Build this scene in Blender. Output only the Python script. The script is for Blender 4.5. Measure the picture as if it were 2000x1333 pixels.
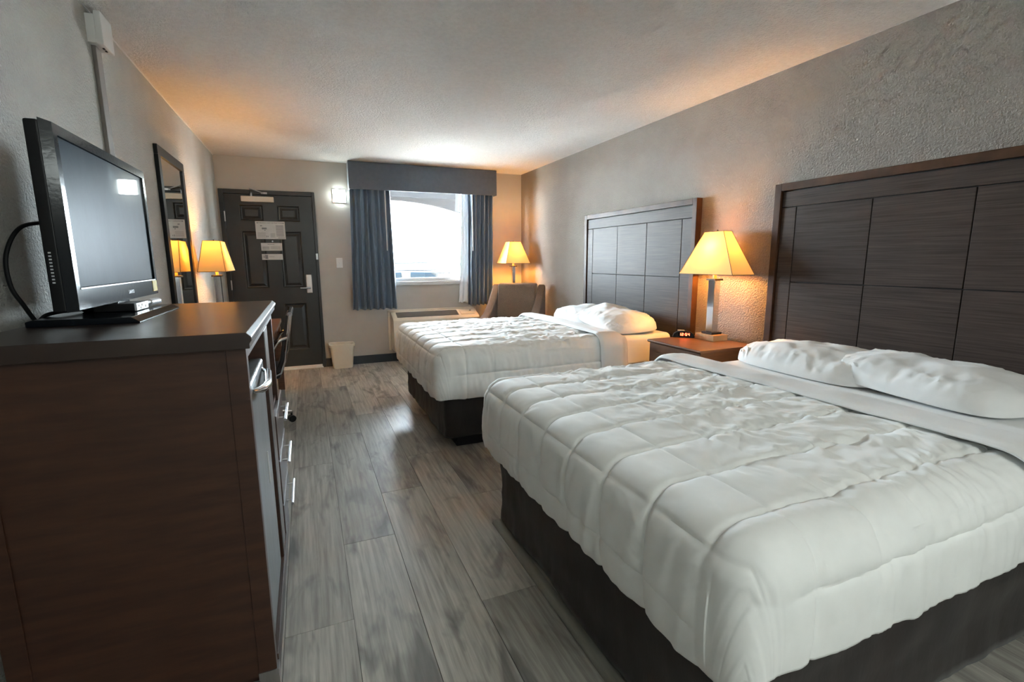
import bpy, bmesh, math, random
import numpy as np
from mathutils import Vector, Matrix, Euler
random.seed(7); RNG = np.random.RandomState(5)
R = math.radians
for o in list(bpy.data.objects): bpy.data.objects.remove(o)
SC = bpy.context.scene; COL = SC.collection

# ------------------------------------------------------------------ camera
W, H, YB = 3.648, 2.44, -8.3            # room width, ceiling height, rear wall
CAMLOC = Vector((0.8419, -6.331, 1.2971)); YAW, PITCH, ROLL = 0.3973, 0.1661, -0.0061
cam = bpy.data.objects.new('camera', bpy.data.cameras.new('camera')); COL.objects.link(cam)
cam.data.sensor_width = 36.0; cam.data.lens = 948.5/2000*36.0; cam.data.clip_start = 0.02
_f = Vector((math.sin(YAW)*math.cos(PITCH), math.cos(YAW)*math.cos(PITCH), -math.sin(PITCH)))
_r = Vector((math.cos(YAW), -math.sin(YAW), 0)); _u = _r.cross(_f)
_r2 = math.cos(ROLL)*_r + math.sin(ROLL)*_u; _u2 = -math.sin(ROLL)*_r + math.cos(ROLL)*_u
cam.matrix_world = Matrix(((_r2.x, _u2.x, -_f.x, CAMLOC.x), (_r2.y, _u2.y, -_f.y, CAMLOC.y), (_r2.z, _u2.z, -_f.z, CAMLOC.z), (0, 0, 0, 1)))
SC.camera = cam

# ------------------------------------------------------------------ world, daylight, exposure
SKY = 38.0
wd = bpy.data.worlds.new('sky'); SC.world = wd; wd.use_nodes = True
bg = wd.node_tree.nodes['Background']; bg.inputs[0].default_value = (0.80, 0.91, 1.0, 1); bg.inputs[1].default_value = SKY
SC.view_settings.view_transform = 'Standard'; SC.view_settings.look = 'None'
SC.view_settings.exposure = 2.54; SC.view_settings.gamma = 1.0; SC.view_settings.use_curve_mapping = False
SC.cycles.max_bounces = 10; SC.cycles.diffuse_bounces = 7; SC.cycles.glossy_bounces = 5
SC.cycles.transmission_bounces = 6; SC.cycles.sample_clamp_indirect = 6.0
# light portal in the window opening (gives off no light itself, only guides the sky light through the glass)
pl = bpy.data.lights.new('window_portal', 'AREA'); pl.shape = 'RECTANGLE'; pl.size = 1.15; pl.size_y = 1.15; pl.cycles.is_portal = True
po = bpy.data.objects.new('window_portal', pl); COL.objects.link(po); po.location = (2.28, 0.12, 1.6); po.rotation_euler = (R(-90), 0, 0)
sd = bpy.data.lights.new('sun', 'SUN'); sd.energy = 270.0; sd.angle = R(1.0); sd.color = (1.0, 0.96, 0.90)
so = bpy.data.objects.new('sun', sd); COL.objects.link(so); so.location = (2, 12, 14); so.rotation_euler = Vector((-.35, .38, 1.0)).to_track_quat('Z', 'Y').to_euler()
LAMP_W = 6.6           # watts of each warm table lamp
WARM = (1.0, 0.47, 0.10)

# ------------------------------------------------------------------ materials
def mat(name, col, rough=0.5, metal=0.0, spec=0.5, var=None, vscale=(1, 1, 1), vdetail=4, bump=0, bscale=(60, 60, 60), bdetail=3, bdist=0.01,
        emit=None, estr=0, coat=0, rnd=0.0, ramp=(0.35, 0.65), sheen=0, coord='Object', var2=None, v2scale=(1, 1, 1)):
    m = bpy.data.materials.new(name); m.use_nodes = True; nt = m.node_tree; N = nt.nodes; L = nt.links
    b = N['Principled BSDF']
    b.inputs['Base Color'].default_value = (*col, 1); b.inputs['Roughness'].default_value = rough
    b.inputs['Metallic'].default_value = metal; b.inputs['Specular IOR Level'].default_value = spec
    b.inputs['Coat Weight'].default_value = coat; b.inputs['Sheen Weight'].default_value = sheen
    if emit: b.inputs['Emission Color'].default_value = (*emit, 1); b.inputs['Emission Strength'].default_value = estr
    tc = N.new('ShaderNodeTexCoord'); src = tc.outputs[coord]
    oi = None
    if rnd:
        oi = N.new('ShaderNodeObjectInfo'); va = N.new('ShaderNodeVectorMath'); va.operation = 'ADD'
        sc = N.new('ShaderNodeMath'); sc.operation = 'MULTIPLY'; sc.inputs[1].default_value = 37.0
        L.new(oi.outputs['Random'], sc.inputs[0]); L.new(src, va.inputs[0]); L.new(sc.outputs[0], va.inputs[1]); src = va.outputs[0]
    def noise(scale, detail, lo, hi, dist=0.0):
        mp = N.new('ShaderNodeMapping'); mp.inputs['Scale'].default_value = scale; L.new(src, mp.inputs[0])
        n = N.new('ShaderNodeTexNoise'); n.inputs['Scale'].default_value = 1.0; n.inputs['Detail'].default_value = detail
        n.inputs['Roughness'].default_value = 0.6; n.inputs['Distortion'].default_value = dist
        L.new(mp.outputs[0], n.inputs['Vector']); return n
    if var:
        n = noise(vscale, vdetail, 0, 1)
        mr = N.new('ShaderNodeMapRange'); mr.inputs[1].default_value = ramp[0]; mr.inputs[2].default_value = ramp[1]
        L.new(n.outputs['Fac'], mr.inputs[0])
        mx = N.new('ShaderNodeMix'); mx.data_type = 'RGBA'; mx.inputs[6].default_value = (*col, 1); mx.inputs[7].default_value = (*var, 1)
        L.new(mr.outputs[0], mx.inputs[0]); out = mx.outputs[2]
        if var2:
            n2 = noise(v2scale, 3, 0, 1, 0.6)
            m2 = N.new('ShaderNodeMapRange'); m2.inputs[1].default_value = 0.52; m2.inputs[2].default_value = 0.70; L.new(n2.outputs['Fac'], m2.inputs[0])
            mx2 = N.new('ShaderNodeMix'); mx2.data_type = 'RGBA'; L.new(out, mx2.inputs[6]); mx2.inputs[7].default_value = (*var2, 1)
            ml = N.new('ShaderNodeMath'); ml.operation = 'MULTIPLY'; ml.inputs[1].default_value = 0.75; L.new(m2.outputs[0], ml.inputs[0]); L.new(ml.outputs[0], mx2.inputs[0]); out = mx2.outputs[2]
        if rnd:
            hs = N.new('ShaderNodeHueSaturation'); mr2 = N.new('ShaderNodeMapRange')
            mr2.inputs[3].default_value = 1 - rnd; mr2.inputs[4].default_value = 1 + rnd
            L.new(oi.outputs['Random'], mr2.inputs[0]); L.new(mr2.outputs[0], hs.inputs['Value']); L.new(out, hs.inputs['Color']); out = hs.outputs[0]
        L.new(out, b.inputs['Base Color'])
    if bump:
        n = noise(bscale, bdetail, 0, 1); bp = N.new('ShaderNodeBump'); bp.inputs['Strength'].default_value = bump; bp.inputs['Distance'].default_value = bdist
        L.new(n.outputs['Fac'], bp.inputs['Height']); L.new(bp.outputs[0], b.inputs['Normal'])
    return m
def shade_mat(name):
    m = bpy.data.materials.new(name); m.use_nodes = True; N = m.node_tree.nodes; L = m.node_tree.links
    N.remove(N['Principled BSDF']); out = N['Material Output']
    d = N.new('ShaderNodeBsdfDiffuse'); t = N.new('ShaderNodeBsdfTranslucent'); mx = N.new('ShaderNodeMixShader')
    n = N.new('ShaderNodeTexNoise'); n.inputs['Scale'].default_value = 220
    r = N.new('ShaderNodeMix'); r.data_type = 'RGBA'; r.inputs[6].default_value = (0.82, 0.62, 0.30, 1); r.inputs[7].default_value = (0.76, 0.55, 0.25, 1)
    L.new(n.outputs['Fac'], r.inputs[0]); L.new(r.outputs[2], d.inputs[0]); L.new(r.outputs[2], t.inputs[0])
    mx.inputs[0].default_value = 0.085; L.new(d.outputs[0], mx.inputs[1]); L.new(t.outputs[0], mx.inputs[2]); L.new(mx.outputs[0], out.inputs[0])
    return m
def sheer_mat(name):
    m = shade_mat(name); 
    for n in m.node_tree.nodes:
        if n.type == 'MIX' : n.inputs[6].default_value = (0.9, 0.91, 0.92, 1); n.inputs[7].default_value = (0.84, 0.86, 0.88, 1)
    return m
def glass_mat(name):
    m = bpy.data.materials.new(name); m.use_nodes = True; N = m.node_tree.nodes; L = m.node_tree.links
    N.remove(N['Principled BSDF']); out = N['Material Output']
    t = N.new('ShaderNodeBsdfTransparent'); g = N.new('ShaderNodeBsdfGlossy'); g.inputs['Roughness'].default_value = 0.02
    t.inputs[0].default_value = (0.96, 0.98, 0.98, 1)
    mx = N.new('ShaderNodeMixShader'); mx.inputs[0].default_value = 0.05
    L.new(t.outputs[0], mx.inputs[1]); L.new(g.outputs[0], mx.inputs[2]); L.new(mx.outputs[0], out.inputs[0]); return m
M = {}
M['wall'] = mat('wall_paint', (0.58, 0.57, 0.53), 0.75, var=(0.53, 0.52, 0.485), vscale=(3, 3, 3), bump=1.0, bscale=(90, 90, 90), bdist=0.018)
M['wall_far'] = mat('smooth_wall_paint', (0.47, 0.44, 0.395), 0.7, var=(0.44, 0.41, 0.37), vscale=(3, 3, 3), bump=0.15, bscale=(120, 120, 120), bdist=0.003)
M['wall_r'] = mat('taupe_wall_paint', (0.255, 0.222, 0.19), 0.7, var=(0.232, 0.20, 0.172), vscale=(3, 3, 3), bump=1.0, bscale=(88, 88, 88), bdist=0.014)
M['ceil'] = mat('textured_ceiling_paint', (0.82, 0.79, 0.76), 0.85, var=(0.76, 0.73, 0.70), vscale=(40, 40, 40), bump=1.0, bscale=(76, 76, 76), bdetail=5, bdist=0.024)
M['plank'] = mat('grey_oak_vinyl', (0.48, 0.462, 0.42), 0.41, spec=0.5, var=(0.28, 0.264, 0.236), vscale=(60, 2.6, 20), vdetail=8, rnd=0.17, var2=(0.085, 0.08, 0.08), v2scale=(9, 2.4, 5), bump=0.12, bscale=(160, 5, 60), bdist=0.002)
M['subfloor'] = mat('dark_joint', (0.03, 0.028, 0.026), 0.8, bump=.1)
M['mold'] = mat('grey_vinyl_molding', (0.21, 0.21, 0.18), 0.45, var=(0.15, 0.15, 0.13), vscale=(40, 4, 40), bump=.1)
M['base'] = mat('charcoal_cove_base', (0.030, 0.036, 0.045), 0.5, bump=.05)
M['door'] = mat('charcoal_door_paint', (0.021, 0.022, 0.022), 0.33, var=(0.027, 0.028, 0.028), vscale=(6, 6, 6), bump=.06, bscale=(90, 90, 90), bdist=.002)
M['dress'] = mat('espresso_wood', (0.060, 0.024, 0.0125), 0.38, var=(0.036, 0.014, 0.008), vscale=(5, 5, 40), vdetail=6, bump=.08, bscale=(30, 30, 200), bdist=.002)
M['dresstop'] = mat('espresso_laminate_top', (0.030, 0.017, 0.012), 0.30, var=(0.022, 0.012, 0.009), vscale=(8, 50, 8), vdetail=6, bump=.05, bscale=(200, 20, 20), bdist=.001)
M['hb_panel'] = mat('dark_walnut_panel', (0.058, 0.042, 0.036), 0.5, spec=.13, var=(0.030, 0.0215, 0.0185), vscale=(60, 3.0, 150), vdetail=7, rnd=.1, bump=.15, bscale=(80, 6, 220), bdist=.0015)
M['hb_frame'] = mat('brown_wood_frame', (0.068, 0.031, 0.015), 0.5, spec=.16, var=(0.034, 0.016, 0.009), vscale=(6, 6, 6), bump=.06, bscale=(40, 40, 150), bdist=.001)
M['night'] = mat('walnut_nightstand', (0.15, 0.070, 0.034), 0.36, var=(0.10, 0.046, 0.023), vscale=(7, 7, 50), vdetail=6, bump=.06, bscale=(30, 30, 150), bdist=.001)
M['groove'] = mat('black_groove', (0.006, 0.005, 0.005), 0.7, bump=.05)
M['linen'] = mat('white_quilted_cotton', (0.84, 0.86, 0.85), 0.8, sheen=.15, var=(0.80, 0.82, 0.81), vscale=(9, 9, 9), bump=.12, bscale=(400, 400, 400), bdist=.001)
M['sheet'] = mat('white_cotton_sheet', (0.78, 0.79, 0.79), 0.8, sheen=.1, var=(0.75, 0.76, 0.76), vscale=(7, 7, 7), bump=.1, bscale=(500, 500, 500), bdist=.001)
M['skirt'] = mat('dark_brown_microfibre', (0.024, 0.017, 0.0145), 0.75, sheen=.12, var=(0.016, 0.012, 0.011), vscale=(12, 12, 5), bump=.25, bscale=(26, 26, 10), bdist=.006)
M['plinth'] = mat('black_platform', (0.008, 0.008, 0.01), 0.5, bump=.05)
M['curtain'] = mat('slate_blue_drape', (0.12, 0.165, 0.225), 0.6, sheen=.2, var=(0.105, 0.145, 0.20), vscale=(30, 30, 3), bump=.1, bscale=(500, 500, 500), bdist=.0008)
M['valance'] = mat('slate_fabric_valance', (0.085, 0.10, 0.125), 0.7, sheen=.2, var=(0.075, 0.09, 0.112), vscale=(20, 20, 20), bump=.1, bscale=(400, 400, 400), bdist=.001)
M['sheer'] = sheer_mat('white_curtain_lining')
M['white'] = mat('white_paint', (0.75, 0.75, 0.74), 0.4, bump=.03)
M['plastic'] = mat('white_plastic', (0.70, 0.70, 0.68), 0.35, bump=.02)
M['cream'] = mat('cream_plastic', (0.72, 0.64, 0.52), 0.45, var=(0.68, 0.60, 0.48), vscale=(6, 6, 6), bump=.04)
M['bin'] = mat('almond_plastic', (0.74, 0.67, 0.55), 0.45, var=(0.70, 0.63, 0.51), vscale=(5, 5, 5), bump=.03)
M['grille'] = mat('brown_grey_grille', (0.22, 0.20, 0.18), 0.5, bump=.03)
M['chrome'] = mat('chrome', (0.72, 0.73, 0.75), 0.12, 1.0, bump=.01)
M['steel'] = mat('brushed_steel', (0.50, 0.50, 0.51), 0.28, 1.0, var=(0.42, 0.42, 0.43), vscale=(60, 60, 4), bump=.03, bscale=(300, 300, 20), bdist=.0005)
M['nickel'] = mat('satin_nickel', (0.55, 0.50, 0.47), 0.35, 1.0, bump=.02)
M['blackmetal'] = mat('black_metal', (0.012, 0.011, 0.010), 0.35, bump=.02)
M['black'] = mat('black_plastic', (0.005, 0.0055, 0.0065), 0.38, spec=.25, var=(0.007, 0.0075, 0.0085), vscale=(20, 20, 20), bump=.03)
M['gloss'] = mat('glossy_black_bezel', (0.004, 0.006, 0.009), 0.14, spec=.22, var=(0.012, 0.018, 0.026), vscale=(40, 40, 12), ramp=(.62, .8), bump=.02)
M['screen'] = mat('television_screen', (0.010, 0.022, 0.036), 0.05, spec=0.4, var=(0.014, 0.030, 0.046), vscale=(6, 6, 3), bump=.01)
_b = M['screen'].node_tree.nodes['Principled BSDF']; _b.inputs['Roughness'].default_value = .33; _b.inputs['Specular IOR Level'].default_value = .010; _b.inputs['Coat Weight'].default_value = .5; _b.inputs['Coat Roughness'].default_value = .03
M['mirror'] = mat('mirror_glass', (0.82, 0.84, 0.83), 0.01, 1.0, bump=.0)
M['glass'] = glass_mat('window_glass')
M['paper'] = mat('white_paper', (0.62, 0.62, 0.61), 0.8, var=(0.57, 0.57, 0.56), vscale=(20, 20, 20), bump=.03)
M['ink'] = mat('grey_print', (0.22, 0.23, 0.24), 0.8, bump=.01)
M['inkdark'] = mat('dark_print', (0.07, 0.08, 0.08), 0.8, bump=.01)
M['yellow'] = mat('yellow_sticker', (0.66, 0.50, 0.015), 0.6, spec=.2, var=(0.5, 0.38, 0.015), vscale=(60, 60, 60), bump=.01)
M['shade'] = shade_mat('cream_lamp_shade')
M['seam'] = mat('brown_shade_seam', (0.18, 0.10, 0.04), 0.7, bump=.01)
M['lampwood'] = mat('light_wood_base', (0.55, 0.39, 0.22), 0.4, var=(0.45, 0.31, 0.16), vscale=(8, 60, 8), bump=.04)
M['bulb'] = mat('glowing_bulb', (1, .9, .7), 0.4, emit=(1.0, 0.62, 0.2), estr=9, bump=.01)
M['bulbcool'] = mat('glowing_lens', (1, 1, 1), 0.4, emit=(0.86, 1.0, 0.98), estr=10, bump=.01)
M['red'] = mat('red_digits', (0.5, .02, .01), 0.4, emit=(1.0, 0.10, 0.04), estr=2.2, bump=.01)
M['tweed'] = mat('brown_tweed', (0.20, 0.122, 0.075), 0.85, sheen=.1, var=(0.10, 0.062, 0.040), vscale=(190, 190, 190), vdetail=2, bump=.3, bscale=(260, 260, 260), bdist=.002)
M['silver'] = mat('silver_plastic', (0.55, 0.57, 0.6), 0.4, bump=.02)
M['leather'] = mat('black_leatherette', (0.014, 0.013, 0.013), 0.42, bump=.1, bscale=(120, 120, 120), bdist=.001)
M['fridge'] = mat('brushed_grey_fridge_door', (0.20, 0.22, 0.23), 0.35, 0.3, var=(0.15, 0.165, 0.17), vscale=(14, 14, 4), bump=.04)
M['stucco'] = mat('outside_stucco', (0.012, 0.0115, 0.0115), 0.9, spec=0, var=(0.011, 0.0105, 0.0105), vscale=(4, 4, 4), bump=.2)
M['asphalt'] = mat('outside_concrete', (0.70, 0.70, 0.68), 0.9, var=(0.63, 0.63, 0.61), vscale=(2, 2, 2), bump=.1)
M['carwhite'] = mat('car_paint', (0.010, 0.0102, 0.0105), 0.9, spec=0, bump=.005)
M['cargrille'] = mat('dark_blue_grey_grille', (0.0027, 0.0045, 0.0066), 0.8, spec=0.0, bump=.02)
M['carglass'] = mat('windscreen', (0.03, 0.032, 0.034), 0.08, bump=.0)
M['carbar'] = mat('grille_bar_plastic', (0.0062, 0.0072, 0.0082), 0.8, spec=0, bump=.01)
M['rubber'] = mat('tyre_rubber', (0.02, 0.02, 0.02), 0.8, bump=.1)

# ------------------------------------------------------------------ builders
ORG = {}
class MB:
    def __init__(s): s.v = []; s.f = []
    def add(s, vs, fs):
        k = len(s.v); s.v += [tuple(map(float, p)) for p in vs]; s.f += [tuple(k+i for i in f) for f in fs]; return s
    def box(s, x0, x1, y0, y1, z0, z1):
        return s.add([(x0, y0, z0), (x1, y0, z0), (x1, y1, z0), (x0, y1, z0), (x0, y0, z1), (x1, y0, z1), (x1, y1, z1), (x0, y1, z1)],
                     [(3, 2, 1, 0), (4, 5, 6, 7), (0, 1, 5, 4), (1, 2, 6, 5), (2, 3, 7, 6), (3, 0, 4, 7)])
    def obox(s, c, size, rot=(0, 0, 0)):
        m = Euler(rot).to_matrix(); h = [d/2 for d in size]; c = Vector(c)
        ps = [c + m @ Vector((sx*h[0], sy*h[1], sz*h[2])) for sz in (-1, 1) for sx, sy in ((-1, -1), (1, -1), (1, 1), (-1, 1))]
        return s.add(ps, [(3, 2, 1, 0), (4, 5, 6, 7), (0, 1, 5, 4), (1, 2, 6, 5), (2, 3, 7, 6), (3, 0, 4, 7)])
    def prism(s, poly, axis, a, b):
        def P(p, t): return {'x': (t, p[0], p[1]), 'y': (p[0], t, p[1]), 'z': (p[0], p[1], t)}[axis]
        n = len(poly); vs = [P(p, a) for p in poly] + [P(p, b) for p in poly]
        return s.add(vs, [tuple(range(n))[::-1], tuple(range(n, 2*n))] + [(i, (i+1) % n, n+(i+1) % n, n+i) for i in range(n)])
    def tube(s, pts, r, n=8, cap=True):
        pts = [Vector(p) for p in pts]; rs = r if isinstance(r, (list, tuple)) else [r]*len(pts); k = len(s.v); up = None; vs = []; fs = []
        for i, p in enumerate(pts):
            t = (pts[min(i+1, len(pts)-1)] - pts[max(i-1, 0)]).normalized()
            if up is None: up = Vector((0, 0, 1)) if abs(t.z) < .9 else Vector((1, 0, 0))
            a = (up - t*up.dot(t)).normalized(); b = t.cross(a); up = a
            for j in range(n):
                q = 2*math.pi*j/n; vs.append(p + (a*math.cos(q) + b*math.sin(q))*rs[i])
        for i in range(len(pts)-1):
            for j in range(n): fs.append((i*n+j, i*n+(j+1) % n, (i+1)*n+(j+1) % n, (i+1)*n+j))
        if cap: fs += [tuple(range(n))[::-1], tuple(range((len(pts)-1)*n, len(pts)*n))]
        return s.add(vs, fs)
    def lathe(s, c, prof, n=20):
        vs = []; fs = []
        for r, z in prof:
            for j in range(n): vs.append((c[0]+r*math.cos(2*math.pi*j/n), c[1]+r*math.sin(2*math.pi*j/n), c[2]+z))
        for i in range(len(prof)-1):
            for j in range(n): fs.append((i*n+j, i*n+(j+1) % n, (i+1)*n+(j+1) % n, (i+1)*n+j))
        fs += [tuple(range(n))[::-1], tuple(range((len(prof)-1)*n, len(prof)*n))]
        return s.add(vs, fs)
    def grid(s, P, closed=False):
        P = np.asarray(P); a, b = P.shape[:2]; fs = []
        for i in range(a-1):
            for j in range(b-1 if not closed else b): fs.append((i*b+j, (i+1)*b+j, (i+1)*b+(j+1) % b, i*b+(j+1) % b))
        return s.add(P.reshape(-1, 3), fs)
    def frustum(s, lo, hi):   # lo/hi: (x0,x1,y0,y1,z)
        vs = [(lo[i], lo[j], lo[4]) for i, j in ((0, 2), (1, 2), (1, 3), (0, 3))] + [(hi[i], hi[j], hi[4]) for i, j in ((0, 2), (1, 2), (1, 3), (0, 3))]
        return s.add(vs, [(3, 2, 1, 0), (4, 5, 6, 7), (0, 1, 5, 4), (1, 2, 6, 5), (2, 3, 7, 6), (3, 0, 4, 7)])
    def build(s, name, m, parent=None, bevel=0, seg=2, smooth=False, local=False, label=None, off=None):
        o3 = Vector((0, 0, 0))
        if parent is not None and not local: o3 = ORG[parent.name]
        if off is not None: o3 = Vector(off)
        me = bpy.data.meshes.new(name); me.from_pydata([(p[0]-o3.x, p[1]-o3.y, p[2]-o3.z) for p in s.v], [], s.f); me.validate()
        bm = bmesh.new(); bm.from_mesh(me); bmesh.ops.recalc_face_normals(bm, faces=bm.faces)
        if bevel:
            es = [e for e in bm.edges if len(e.link_faces) == 2 and e.calc_face_angle() > R(28)]
            bmesh.ops.bevel(bm, geom=es, offset=bevel, segments=seg, profile=0.5, affect='EDGES', clamp_overlap=True)
        bm.to_mesh(me); bm.free()
        if smooth or bevel:
            for p in me.polygons: p.use_smooth = True
            me.set_sharp_from_angle(angle=R(38))
        me.materials.append(M[m] if isinstance(m, str) else m)
        o = bpy.data.objects.new(name, me); COL.objects.link(o)
        if bevel: wn = o.modifiers.new('face_normals', 'WEIGHTED_NORMAL'); wn.keep_sharp = True; wn.weight = 90
        if parent is not None: o.parent = parent; ORG[o.name] = o3
        elif off is not None: o.location = o3; ORG[o.name] = o3
        else: ORG[o.name] = Vector((0, 0, 0))
        if label: o['label'] = label
        return o
def spline(pts, k=8):
    P = [Vector(p) for p in pts]; P = [P[0]*2-P[1]]+P+[P[-1]*2-P[-2]]; out = []
    for i in range(1, len(P)-2):
        for j in range(k):
            t = j/k; a, b, c, d = P[i-1], P[i], P[i+1], P[i+2]
            out.append(.5*((2*b)+(c-a)*t+(2*a-5*b+4*c-d)*t*t+(3*b-a-3*c+d)*t*t*t))
    return out+[P[-2]]
def tag(o, label, cat, group=None):
    o['label'] = label; o['category'] = cat
    if group: o['group'] = group
    return o
def thing(name, label, cat, loc, group=None, rz=0):
    o = bpy.data.objects.new(name, None); COL.objects.link(o); o.location = loc; o.rotation_euler = (0, 0, rz); o.empty_display_size = .05
    ORG[o.name] = Vector(loc); return tag(o, label, cat, group)
def struct(o): o['kind'] = 'structure'; return o
def share(src, name, parent, loc, rot=(0, 0, 0)):
    o = bpy.data.objects.new(name, src.data); COL.objects.link(o); o.parent = parent; o.location = loc; o.rotation_euler = rot; ORG[o.name] = Vector(loc); return o
def copy_tree(o, parent=None):
    c = o.copy(); COL.objects.link(c); c.parent = parent; ORG[c.name] = ORG.get(o.name, Vector())
    for ch in list(o.children): copy_tree(ch, c)
    return c
def vnoise(x, y, seed=0):
    x = np.asarray(x, float); y = np.asarray(y, float)
    xi = np.floor(x).astype(int); yi = np.floor(y).astype(int); fx = x-xi; fy = y-yi
    fx = fx*fx*(3-2*fx); fy = fy*fy*(3-2*fy)
    def h(a, b):
        n = (a*374761393 + b*668265263 + seed*974711) & 0xffffffff; n = ((n ^ (n >> 13))*1274126177) & 0xffffffff
        return ((n ^ (n >> 16)) & 0xffff)/65535.0*2-1
    return (h(xi, yi)*(1-fx)+h(xi+1, yi)*fx)*(1-fy) + (h(xi, yi+1)*(1-fx)+h(xi+1, yi+1)*fx)*fy
def fbm(x, y, seed=0, o=3):
    r = 0; a = 1
    for k in range(o): r = r + a*vnoise(x*2**k, y*2**k, seed+k*17); a *= .5
    return r
def sm(a, b, x): t = np.clip((np.asarray(x)-a)/(b-a), 0, 1); return t*t*(3-2*t)
def text_mb(body, size, origin, ux, uy, name, m, parent, depth=0.0006):
    cu = bpy.data.curves.new('t', 'FONT'); cu.body = body; cu.size = size; cu.align_x = 'CENTER'; cu.align_y = 'CENTER'; cu.extrude = depth
    to = bpy.data.objects.new('t', cu); COL.objects.link(to); dg = bpy.context.evaluated_depsgraph_get()
    me = bpy.data.meshes.new_from_object(to.evaluated_get(dg)); bpy.data.objects.remove(to)
    ux = Vector(ux); uy = Vector(uy); uz = ux.cross(uy); og = Vector(origin)
    mb = MB(); mb.add([og + ux*v.co.x + uy*v.co.y + uz*v.co.z for v in me.vertices], [tuple(p.vertices) for p in me.polygons])
    return mb.build(name, m, parent)

# ------------------------------------------------------------------ room shell
T = .12
fl = struct(MB().box(-T, W+T, YB-T, .14, -.10, -.006).build('floor', 'subfloor'))
PW, PL, X0 = .2315, 1.52, .6855
offs = {0: -4.64, 1: -4.13, 2: -3.68, 3: -4.735, -1: -4.2, -2: -3.4, -3: -5.0, 4: -3.9}
meshes = {}
for k in range(-3, 14):
    xa, xb = max(X0+k*PW, 0.0), min(X0+(k+1)*PW, W)
    if xb-xa < .01: continue
    j0 = offs.get(k, -4.0 - ((k*0.53) % 1.5))
    n = math.ceil((j0-YB)/PL); ya = j0-n*PL
    while ya < 0:
        a, b = max(ya, YB), min(ya+PL, 0)
        key = (round(xb-xa, 3), round(b-a, 3))
        if b-a > .02:
            c = ((xa+xb)/2, (a+b)/2, -.003)
            if key not in meshes:
                hx, hy = key[0]/2-.0011, key[1]/2-.0011
                o = MB().box(-hx, hx, -hy, hy, -.003, .003).build('plank', 'plank', fl, local=True); meshes[key] = o; o.location = c
            else: share(meshes[key], 'plank', fl, c)
        ya += PL
struct(MB().box(-T, W+T, YB-T, T, H, H+.1).build('ceiling', 'ceil'))
struct(MB().box(-T, 0, YB-T, 0, -.1, H).build('wall_left', 'wall'))
struct(MB().box(W, W+T, YB-T, 0, -.1, H).build('wall_right', 'wall_r'))
struct(MB().box(0, W, YB-T, YB, -.1, H).build('wall_rear', 'wall'))
DX0, DX1, DZ = .017, .997, 2.085
WX0, WX1, WZ0, WZ1 = 1.62, 2.86, 1.03, 2.24
mb = MB()
mb.box(-T, DX0, 0, .14, -.1, H).box(DX0, DX1, 0, .14, DZ, H).box(DX1, WX0, 0, .14, -.1, H)
mb.box(WX0, WX1, 0, .14, -.1, WZ0).box(WX0, WX1, 0, .14, WZ1, H).box(WX1, W+T, 0, .14, -.1, H)
struct(mb.build('wall_far', 'wall_far'))
b = MB().box(DX1+.002, 1.80, -.012, 0, 0, .105).box(1.80, W-.012, -.012, 0, 0, .105); struct(b.build('baseboard_far', 'base', bevel=.003))
struct(MB().box(W-.012, W, YB, 0, 0, .105).build('baseboard_right', 'base', bevel=.003))
struct(MB().box(0, .012, YB, -.0, 0, .105).build('baseboard_left', 'base', bevel=.003))
pr = [(1.612, 0), (1.658, 0), (1.658, .013), (1.645, .018), (1.625, .014), (1.614, .006)]
struct(MB().prism(pr, 'y', -6.2, -4.225).build('trim_1', 'mold', smooth=True))
# thin white reveal line where ceiling meets the left wall
struct(MB().box(0, .006, YB, 0, H-.006, H).build('trim_2', 'white'))

# window (structure)
wf = MB()
for a in ((WX0, WX0+.05, WZ0, WZ1), (WX1-.05, WX1, WZ0, WZ1), (WX0+.05, WX1-.05, WZ0, WZ0+.04), (WX0+.05, WX1-.05, WZ1-.05, WZ1)): wf.box(a[0], a[1], .05, .11, a[2], a[3])
win = struct(wf.build('window_1', 'white', bevel=.004))
MB().box(WX0+.051, WX1-.051, .078, .084, WZ0+.041, WZ1-.051).build('pane', 'glass', win)
MB().box(WX0-.02, WX1+.02, -.035, .05, WZ0-.022, WZ0-.002).build('sill', 'white', win, bevel=.005)
MB().box(WX0-.02, WX1+.02, -.012, -.001, WZ0-.05, WZ0-.023).build('apron', 'white', win, bevel=.003)

# door (structure) with frame, six panels, hardware
dr = struct(MB().box(.066, .962, .02, .045, .012, 2.034).box(.03, .985, .046, .07, 0, 2.07).build('door_1', 'door'))
LX = ((.205, .445), (.585, .825)); RZ = ((.24, .80), (.985, 1.635), (1.745, 1.925))
st = MB()
for x0, x1 in ((.066, .205), (.445, .585), (.825, .962)): st.box(x0, x1, 0, .02, .012, 2.034)
zs = [.012, .24, .80, .985, 1.635, 1.745, 1.925, 2.034]
for x0, x1 in LX:
    for i in (0, 2, 4, 6): st.box(x0, x1, .0, .02, zs[i], zs[i+1])
st.build('stiles_and_rails', 'door', dr)
for x0, x1 in LX:
    for z0, z1 in RZ:
        def ring(i, y): return [(x0+i, y, z0+i), (x1-i, y, z0+i), (x1-i, y, z1-i), (x0+i, y, z1-i)]
        rr = [ring(0, .001), ring(.008, .003), ring(.016, .013), ring(.028, .014), ring(.055, .003)]
        vs = [p for r_ in rr for p in r_]; fs = [(4*i+j, 4*i+(j+1) % 4, 4*i+4+(j+1) % 4, 4*i+4+j) for i in range(4) for j in range(4)] + [(16, 17, 18, 19)]
        MB().add(vs, fs).build('panel', 'door', dr)
fr = MB().box(DX0, .064, -.022, .03, 0, DZ).box(.964, DX1, -.022, .03, 0, DZ).box(.064, .964, -.022, .03, 2.037, DZ); fr.build('door_frame', 'door', dr, bevel=.004)
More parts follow.
